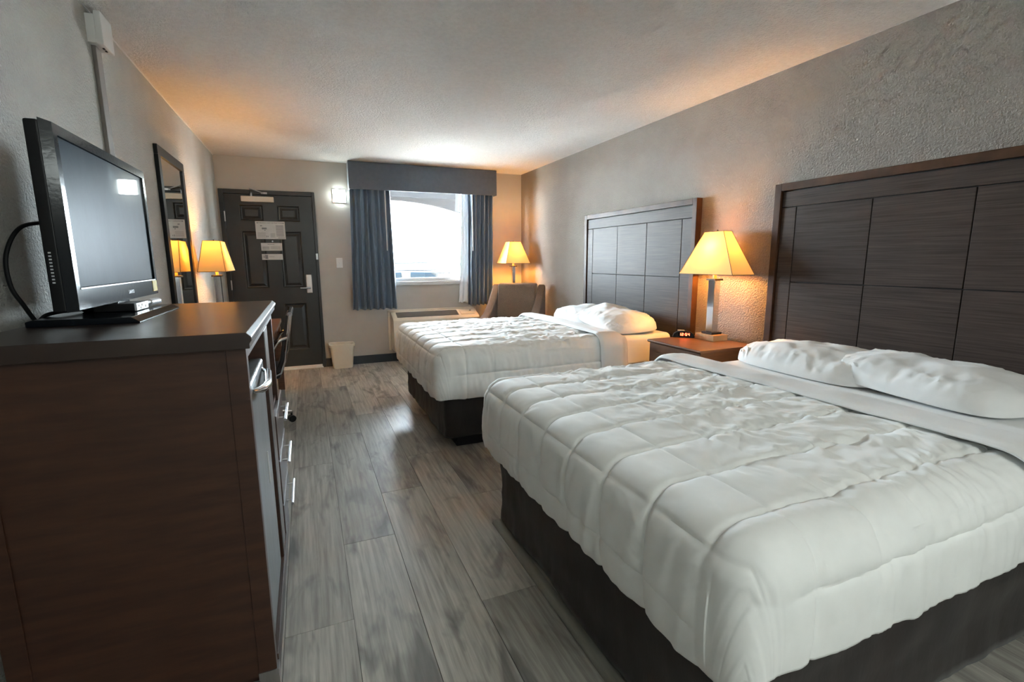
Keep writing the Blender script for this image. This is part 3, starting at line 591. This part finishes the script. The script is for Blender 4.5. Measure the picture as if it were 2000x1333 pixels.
# ------------------------------------------------------------------ table lamps
def lamp(name, label, base, zb, bot, top, stem=.030, shaft_h=None, base_sz=(.14, .175), watts=LAMP_W):
    # base=(x,y); bot/top = (x0,x1,y0,y1,z) of the shade
    x, y = base; t = thing(name, label, 'lamp', (x, y, zb), 'table lamps with cream shades')
    hx, hy = base_sz[0]/2, base_sz[1]/2
    MB().box(x-hx, x+hx, y-hy, y+hy, zb, zb+.042).build('base', 'lampwood', t, bevel=.002)
    MB().box(x-.046, x+.046, y-.05, y+.05, zb+.0425, zb+.058).build('collar', 'blackmetal', t, bevel=.001)
    zc = bot[4]-.045
    MB().box(x-stem*.9, x+stem*.9, y-stem, y+stem, zb+.0585, zc).build('stem', 'chrome', t, bevel=.002)
    MB().box(x-.038, x+.038, y-.042, y+.042, zc+.0005, zc+.013).build('top_plate', 'blackmetal', t, bevel=.001)
    MB().tube([(x, y, zc+.013), (x, y, bot[4]+.04)], .012, 14).build('socket', 'lampwood', t, smooth=True)
    zl = bot[4]+.5*(top[4]-bot[4])
    MB().lathe((x, y, bot[4]+.041), [(.013, 0), (.016, .02), (.03, .05), (.033, .07), (.028, .09), (.012, .103)], 16).build('bulb', 'bulb', t, smooth=True)
    cb = [(bot[i], bot[j], bot[4]) for i, j in ((0, 2), (1, 2), (1, 3), (0, 3))]; ct = [(top[i], top[j], top[4]) for i, j in ((0, 2), (1, 2), (1, 3), (0, 3))]
    sh = MB()
    for i in range(4):
        j = (i+1) % 4; g = np.zeros((5, 7, 3))
        for a in range(5):
            for b_ in range(7):
                p0 = Vector(cb[i]).lerp(Vector(cb[j]), b_/6); p1 = Vector(ct[i]).lerp(Vector(ct[j]), b_/6); g[a, b_] = p0.lerp(p1, a/4)
        sh.grid(g)
    so = sh.build('shade', 'shade', t)
    se = MB()
    for i in range(4): se.tube([cb[i], ct[i]], .0022, 6); se.tube([cb[i], cb[(i+1) % 4]], .0020, 6); se.tube([ct[i], ct[(i+1) % 4]], .0020, 6)
    se.build('shade_binding', 'seam', so, smooth=True)
    cx, cy = (top[0]+top[1])/2, (top[2]+top[3])/2
    MB().tube([(top[0], cy, top[4]-.012), (top[1], cy, top[4]-.012)], .002, 6).tube([(cx, top[2], top[4]-.012), (cx, top[3], top[4]-.012)], .002, 6).lathe((x, y, top[4]-.012), [(.003, 0), (.009, .01), (.008, .018), (.002, .026)], 10).tube([(x-.045, y, bot[4]+.03), (x-.05, y, zl), (x, y, top[4]-.012), (x+.05, y, zl), (x+.045, y, bot[4]+.03)], .0017, 6).build('harp', 'blackmetal', t, smooth=True)
    ld = bpy.data.lights.new('lamp_light', 'POINT'); ld.energy = watts; ld.color = WARM; ld.shadow_soft_size = .035
    lo = bpy.data.objects.new('lamp_light', ld); COL.objects.link(lo); lo.parent = t; lo.location = Vector((x, y, zl+.035))-Vector((x, y, zb))
    return t
lamp('table_lamp', 'lit table lamp with wide cream shade on the nightstand', (3.530, -3.672), .715, (3.425, 3.625, -3.925, -3.425, 1.187), (3.495, 3.568, -3.76, -3.585, 1.483), base_sz=(.135, .175))
lamp('desk_lamp', 'lit table lamp with cream shade in front of the mirror', (.158, -1.60), .77, (.07, .26, -1.89, -1.32, 1.217), (.095, .218, -1.71, -1.46, 1.462), stem=.027)
lamp('corner_lamp', 'lit table lamp with cream shade behind the brown armchair', (3.385, -.33), .755, (3.215, 3.555, -.50, -.16, 1.25), (3.31, 3.46, -.405, -.255, 1.528), stem=.022, base_sz=(.14, .14))

# ------------------------------------------------------------------ corner table and armchair
t = thing('corner_table', 'small dark corner table hidden behind the armchair', 'table', (3.385, -.33, 0))
MB().box(3.19, 3.58, -.52, -.14, .73, .755).build('top', 'night', t, bevel=.004)
MB().tube([(3.385, -.33, .03), (3.385, -.33, .73)], .03, 14).build('pedestal', 'night', t, smooth=True)
MB().lathe((3.385, -.33, 0), [(.16, 0), (.16, .018), (.05, .03)], 24).build('foot', 'night', t, smooth=True)
AC = (3.110, -.935, 0); t = thing('armchair', 'brown tweed armchair with sweeping arms in the far corner', 'armchair', AC, rz=R(-38))
def armprof(n=18):
    top_ = []
    for i in range(n+1):
        u = i/n; y = .34-.88*u; z = .60+.40*max(0, 1-u/.86)**2.1; top_.append((y, z))
    return [(.34, .14)] + top_ + [(-.54, .14)]
for s in (-1, 1):
    xa, xb = (s*.245, s*.345)
    MB().prism(armprof(), 'x', min(xa, xb), max(xa, xb)).build('arm', 'tweed', t, bevel=.022, seg=3, local=True)
MB().prism([(.335, .20), (.335, .995), (.30, 1.01), (.24, 1.0), (.215, .97), (.12, .44), (.12, .20)], 'x', -.243, .243).build('backrest', 'tweed', t, bevel=.018, seg=3, local=True)
MB().box(-.243, .243, -.52, .11, .20, .33).build('seat_frame', 'tweed', t, bevel=.01, local=True)
MB().box(-.24, .24, -.54, .10, .335, .47).build('seat_cushion', 'tweed', t, bevel=.04, seg=4, local=True)
for sx in (-.29, .29):
    for sy in (-.48, .28): MB().frustum((sx-.018, sx+.018, sy-.018, sy+.018, 0), (sx-.027, sx+.027, sy-.027, sy+.027, .14)).build('leg', 'night', t, local=True)

# ------------------------------------------------------------------ dresser unit (with fridge bay) and what stands on it
t = thing('dresser', 'tall espresso wood dresser with fridge bay and three drawers, television on top', 'dresser', (.375, -4.3, 0))
Y0, Y1, XF, DZT = -4.83, -3.765, .675, 1.11
MB().prism([(.06, DZT), (.684, DZT), (.696, DZT-.012), (.696, DZT-.022), (.690, DZT-.030), (.690, DZT-.044), (.06, DZT-.044)], 'y', Y0-.05, Y1+.04).build('top', 'dresstop', t, bevel=.002)
MB().box(.065, XF-.05, Y0, Y0+.025, .04, DZT-.0445).build('side_panel', 'dress', t)
MB().box(XF-.0495, XF, Y0-.006, Y0+.030, .0, DZT-.0445).build('front_stile', 'dress', t, bevel=.002)
MB().box(.065, .115, Y0-.006, Y0+.0, .0, DZT-.0445).build('rear_stile', 'dress', t, bevel=.002)
MB().box(.065, XF, Y1-.03, Y1, .04, DZT-.0445).build('side_panel', 'dress', t)
MB().box(.065, .085, Y0+.03, Y1-.03, .04, DZT-.05).build('back_panel', 'dress', t)
MB().box(.09, XF, -4.245, -4.075, .075, 1.03).build('divider', 'dress', t, bevel=.002)
MB().box(.09, XF, Y0+.031, Y1-.031, 1.03, DZT-.0446).build('top_rail', 'dress', t, bevel=.002)
MB().box(.09, XF+.004, Y0+.031, Y1-.031, .0, .074).build('base_rail', 'dress', t, bevel=.002)
MB().box(.09, XF-.01, -4.07, Y1-.031, .64, .66).build('shelf', 'dress', t)
MB().box(XF-.004, XF+.006, Y0-.010, Y0+.03, 0, .055).box(XF-.05, XF-.004, Y0-.010, Y0-.0065, 0, .055).build('corner_bracket', 'steel', t, label='brushed metal corner bracket at the dresser foot')
for za, zb in ((.430, .632), (.222, .424), (.080, .216)):
    d_ = MB().box(XF-.016, XF+.004, -4.066, -3.575, za, zb).build('drawer', 'dress', t, bevel=.004)
    zc = (za+zb)/2+.045*(1 if za > .1 else .3)
    MB().box(XF+.0041, XF+.0055, -4.06, -3.58, zb-.008, zb-.003).build('edge_strip', 'steel', d_)
    MB().tube([(.708, -3.945, zc), (.708, -3.665, zc)], .0065, 12).tube([(.704, -3.90, zc), (XF+.004, -3.90, zc)], .0042, 8).tube([(.704, -3.71, zc), (XF+.004, -3.71, zc)], .0042, 8).build('bar_handle', 'steel', d_, smooth=True)
MB().box(XF+.0005, XF+.003, -4.2449, -4.2405, .08, 1.028).build('edge_band', 'steel', t)
# fridge in its bay
f = thing('mini_fridge', 'grey mini fridge standing inside the dresser bay', 'fridge', (.37, -4.52, .076))
MB().box(.11, .62, -4.76, -4.30, .0765, .93).build('cabinet', 'black', f, bevel=.006)
MB().box(.622, .668, -4.765, -4.295, .085, .935).build('door', 'fridge', f, bevel=.01, seg=3)
MB().box(.6685, .6715, -4.46, -4.455, .5, .62).build('seal_clip', 'plastic', f)
hb = [(.668, -4.70, .905), (.69, -4.66, .90), (.697, -4.53, .885), (.69, -4.40, .90), (.668, -4.36, .905)]
MB().tube(hb, [.006, .012, .014, .012, .006], 10).build('handle', 'chrome', f, smooth=True)
# television
TV = (.23, -4.205, DZT); t = thing('television', 'black flat screen television standing on the dresser', 'television', TV)
ty0, ty1, tz0, tz1, tx = -4.615, -3.795, 1.158, 1.672, .25
MB().box(.192, tx-.026, ty0+.001, ty1-.001, tz0+.001, tz1-.004).build('rear_housing', 'black', t, bevel=.006)
MB().box(.14, .1915, ty0+.16, ty1-.16, tz0+.05, tz1-.12).build('rear_bulge', 'black', t, bevel=.012)
bez = [(ty0, tz0), (ty1, tz0), (ty1, tz1), (ty0, tz1)]
def fr4(nm, m, xa, xb, o, i, bev):
    oy0, oy1, oz0, oz1 = o; iy0, iy1, iz0, iz1 = i
    b4 = MB().box(xa, xb, oy0, oy1, iz1, oz1).box(xa, xb, oy0, oy1, oz0, iz0).box(xa, xb, oy0, iy0, iz0, iz1).box(xa, xb, iy1, oy1, iz0, iz1)
    return b4.build(nm, m, t, bevel=bev)
SY0, SY1, SZ0, SZ1 = ty0+.034, ty1-.034, tz0+.068, tz1-.036
ring_o = [(tx, ty0+.008, tz0+.006), (tx, ty1-.008, tz0+.006), (tx, ty1-.008, tz1-.008), (tx, ty0+.008, tz1-.008)]
ring_b = [(tx-.0255, ty0, tz0), (tx-.0255, ty1, tz0), (tx-.0255, ty1, tz1), (tx-.0255, ty0, tz1)]
ring_i = [(tx, SY0, SZ0), (tx, SY1, SZ0), (tx, SY1, SZ1), (tx, SY0, SZ1)]; ring_d = [(tx-.008, p[1], p[2]) for p in ring_i]
loft([ring_b, ring_o, ring_i, ring_d], True, False).build('bezel', 'gloss', t)
MB().box(tx-.010, tx-.0065, SY0+.001, SY1-.001, SZ0+.001, SZ1-.001).build('screen', 'screen', t)
MB().box(tx+.0002, tx+.002, SY0, SY1, SZ0-.005, SZ0-.001).build('bezel_strip', 'silver', t)
MB().box(tx+.0005, tx+.0015, -3.875, -3.815, tz0+.018, tz0+.062).build('sticker', 'yellow', t, label='small yellow sticker on the lower bezel')
text_mb('SANYO', .018, (tx+.0008, -4.15, tz0+.032), (0, 1, 0), (0, 0, 1), 'logo', 'silver', t, .0003)
sp = MB()
for i in range(10): sp.box(.203, .209, ty0-.0006, ty0+.0006, 1.24+i*.009, 1.244+i*.009)
sp.build('side_buttons', 'silver', t)
MB().box(.135, .24, -4.27, -4.14, DZT+.020, tz0+.02).build('neck', 'gloss', t, bevel=.008)
MB().prism([(.082, DZT), (.082, DZT+.016), (.10, DZT+.021), (.335, DZT+.019), (.357, DZT+.004), (.357, DZT)], 'y', -4.500, -3.985).build('stand', 'gloss', t, bevel=.002)
t = thing('cable_box', 'small silver fronted cable box on the television stand', 'cable box', (.25, -4.22, DZT+.021))
MB().box(.18, .292, -4.300, -4.165, DZT+.0215, DZT+.047).build('case', 'black', t, bevel=.002)
MB().box(.2925, .300, -4.300, -4.165, DZT+.0215, DZT+.047).build('front_panel', 'silver', t, bevel=.002)
db = MB()
for y, z in ((-4.275, .037), (-4.24, .038), (-4.255, .029), (-4.20, .031)): db.tube([(.3, y, DZT+z), (.3015, y, DZT+z)], .004, 8)
db.build('buttons', 'white', t)['kind'] = 'stuff'
o = MB().tube([(.275, -4.155, DZT+.036), (.285, -4.10, DZT+.036), (.285, -4.098, DZT+.036), (.295, -4.02, DZT+.036)], [.009, .010, .013, .013], 12).build('cable_connector', 'silver', smooth=True, off=(.285, -4.09, DZT+.022))
tag(o, 'silver cable connector lying beside the cable box', 'connector')
o = MB().tube(spline([(.10, -4.30, 1.425), (.055, -4.37, 1.40), (.03, -4.41, 1.32), (.032, -4.42, 1.23), (.05, -4.41, 1.17), (.066, -4.395, 1.118), (.075, -4.40, 1.117), (.09, -4.39, 1.135), (.115, -4.36, 1.142), (.137, -4.27, 1.14)]), .006, 8).build('power_cord', 'black', smooth=True, off=(.07, -4.39, 1.112))
tag(o, 'black cord looping behind the television on the left wall', 'cord')
# mirror
t = thing('wall_mirror', 'tall black framed mirror on the left wall beside the television', 'mirror', (0, -2.08, .82))
my0, my1, mz0, mz1 = -2.45, -1.712, .80, 2.042
MB().box(0, .024, my0, my1, mz1-.062, mz1).box(0, .024, my0, my1, mz0, mz0+.062).box(0, .024, my0, my0+.062, mz0+.062, mz1-.062).box(0, .024, my1-.062, my1, mz0+.062, mz1-.062).build('frame', 'black', t, bevel=.003)
MB().box(.004, .014, my0+.06, my1-.06, mz0+.06, mz1-.06).build('mirror_glass', 'mirror', t)
# desk and chair
t = thing('desk', 'brown wooden desk against the left wall beyond the dresser', 'desk', (.3, -2.2, 0))
MB().box(.015, .600, -3.05, -1.345, .735, .77).build('top', 'night', t, bevel=.004)
MB().box(.03, .56, -3.03, -1.40, .64, .7345).build('apron', 'night', t)
for x, y in ((.56, -1.40), (.56, -3.0), (.05, -1.40), (.05, -3.0)):
    l_ = MB().box(x-.028, x+.028, y-.028, y+.028, .105, .7345).build('leg', 'night', t, bevel=.002)
    MB().box(x-.026, x+.026, y-.026, y+.026, 0, .1045).build('foot', 'steel', l_, bevel=.002)
t = thing('desk_chair', 'black and chrome swivel chair tucked at the desk', 'chair', (.42, -2.2, 0))
cx, cy = .42, -2.2
star = MB(); 
for k in range(5):
    a = R(72*k+20); e = (cx+.25*math.cos(a), cy+.25*math.sin(a))
    MB().tube([(cx, cy, .13), (e[0], e[1], .085)], [.026, .014], 10).build('spoke', 'chrome', t, smooth=True)
    MB().tube([(e[0]-.022*math.sin(a), e[1]+.022*math.cos(a), .028), (e[0]+.022*math.sin(a), e[1]-.022*math.cos(a), .028)], .028, 14).tube([(e[0], e[1], .03), (e[0], e[1], .085)], .008, 8).build('caster', 'black', t, smooth=True)
MB().tube([(cx, cy, .12), (cx, cy, .43)], .022, 14).build('gas_lift', 'chrome', t, smooth=True)
MB().box(cx-.24, cx+.20, cy-.23, cy+.23, .43, .49).build('seat', 'leather', t, bevel=.025, seg=3)
MB().prism([(cx+.185, .47), (cx+.225, .56), (cx+.285, .90), (cx+.262, .905), (cx+.20, .57), (cx+.165, .49)], 'y', cy-.215, cy+.215).build('backrest', 'leather', t, bevel=.006)
for s in (-1, 1):
    y = cy+s*.235
    MB().tube([(cx-.20, y, .455), (cx+.14, y, .45), (cx+.20, y, .48), (cx+.235, y, .57), (cx+.292, y, .91)], .011, 10).build('side_rail', 'chrome', t, smooth=True)
    MB().tube(spline([(cx+.262, y, .74), (cx+.20, y+s*.02, .715), (cx+.13, y+s*.025, .625), (cx-.02, y+s*.025, .60), (cx-.07, y+s*.02, .57), (cx-.05, y, .46)], 5), .011, 10).build('arm', 'chrome', t, smooth=True)
MB().tube([(cx+.292, cy-.245, .912), (cx+.292, cy+.245, .912)], .017, 12).build('top_bar', 'chrome', t, smooth=True)

# ------------------------------------------------------------------ rear of the room: unseen fill lights added behind the camera
t = thing('rear_fill_bar', 'long white fill light bar added on the wall behind the camera', 'light', (2.0, YB, 2.0))  # invented glowing bar, a cool fill for the near end of the room
MB().box(1.1, 2.9, YB, YB+.04, 1.97, 2.13).build('housing', 'plastic', t, bevel=.004)
MB().box(1.12, 2.88, YB+.041, YB+.11, 1.985, 2.115).build('diffuser', mat('fill_bar_diffuser', (1, 1, 1), .5, emit=(.90, 1.0, .97), estr=5.5, bump=.01), t, bevel=.01)
for x, y, lb in ((1.85, -7.3, 'round fill light added on the ceiling behind the camera'),):
    t = thing('rear_fill_dome', lb, 'light', (x, y, H-.09))  # second added fill, an invented dome that stays out of view
    MB().lathe((x, y, H-.025), [(.17, 0), (.17, .025)], 28).build('canopy_ring', 'plastic', t, smooth=True)
    MB().lathe((x, y, H-.095), [(.05, 0), (.12, .018), (.155, .05), (.16, .069)], 28).build('fill_dome', mat('fill_dome_glow', (1, 1, 1), .4, emit=(1, .95, .87), estr=5.5, bump=.01), t, smooth=True)

# ------------------------------------------------------------------ outside the window
struct(MB().box(-14, 18, .14, 2.6, -.2, -.02).build('outside_walkway', 'asphalt'))
struct(MB().box(-30, 34, 2.6, 60, -.25, -.14).build('outside_ground', 'asphalt'))
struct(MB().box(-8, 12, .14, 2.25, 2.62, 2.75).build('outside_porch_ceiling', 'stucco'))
ar = []
for i in range(25):
    x = .55+i*(3.75-.55)/24; u = (x-2.15)/1.6; ar.append((x, 2.27-.30*u*u if abs(u) < 1 else 1.97))
poly = [(-1.0, 2.62), (-1.0, -.02), (.55, -.02)] + ar + [(3.75, -.02), (5.4, -.02), (5.4, 2.62)]
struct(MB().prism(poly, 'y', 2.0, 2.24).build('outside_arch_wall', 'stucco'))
t = thing('pickup_truck', 'pale pickup truck parked nose-in outside the window', 'truck', (2.68, 5.6, -.14))
gx = 2.68; y0 = 3.5
hp = [(y0+.02, .45), (y0, .80), (y0+.03, 1.07), (y0+.14, 1.135), (y0+1.35, 1.22), (y0+1.45, 1.22), (y0+4.9, 1.12), (y0+4.9, .45)]
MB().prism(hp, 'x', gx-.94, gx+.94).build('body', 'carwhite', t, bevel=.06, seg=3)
MB().frustum((gx-.86, gx+.86, y0+1.4, y0+3.6, 1.20), (gx-.70, gx+.70, y0+2.1, y0+3.3, 1.80)).build('cab', 'carwhite', t, bevel=.05, seg=3)
MB().add([(gx-.78, y0+1.44, 1.25), (gx+.78, y0+1.44, 1.25), (gx+.65, y0+2.03, 1.76), (gx-.65, y0+2.03, 1.76)], [(0, 1, 2, 3)]).build('windscreen', 'carglass', t)
for s in (-1, 1):
    g_ = [(gx+s*.10, .905), (gx+s*.57, .925), (gx+s*.60, .97), (gx+s*.50, 1.045), (gx+s*.10, 1.06)]
    if s < 0: g_ = g_[::-1]
    go = MB().prism(g_, 'y', y0-.02, y0-.004).build('grille', 'cargrille', t)
    for k in range(3): MB().box(min(gx+s*.11, gx+s*.56), max(gx+s*.11, gx+s*.56), y0-.027, y0-.0205, .935+k*.034, .944+k*.034).build('grille_bar', 'carbar', go)
    MB().box(min(gx+s*.66, gx+s*.9), max(gx+s*.66, gx+s*.9), y0-.015, y0+.1, .88, 1.02).build('headlight', 'silver', t, bevel=.03, seg=3)
    for wy in (y0+.85, y0+3.9): MB().tube([(gx+s*.78, wy, .24), (gx+s*.95, wy, .24)], .38, 24).build('wheel', 'rubber', t, smooth=True)
MB().box(gx-.09, gx+.09, y0-.035, y0-.003, .885, 1.08).build('grille_divider', 'carwhite', t, bevel=.015)
MB().box(gx-.62, gx+.62, y0+.034, y0+.046, 1.088, 1.104).build('hood_gap', 'cargrille', t)
MB().box(gx-.94, gx+.94, y0-.12, y0+.02, .50, .72).build('bumper', 'chrome', t, bevel=.03, seg=3)
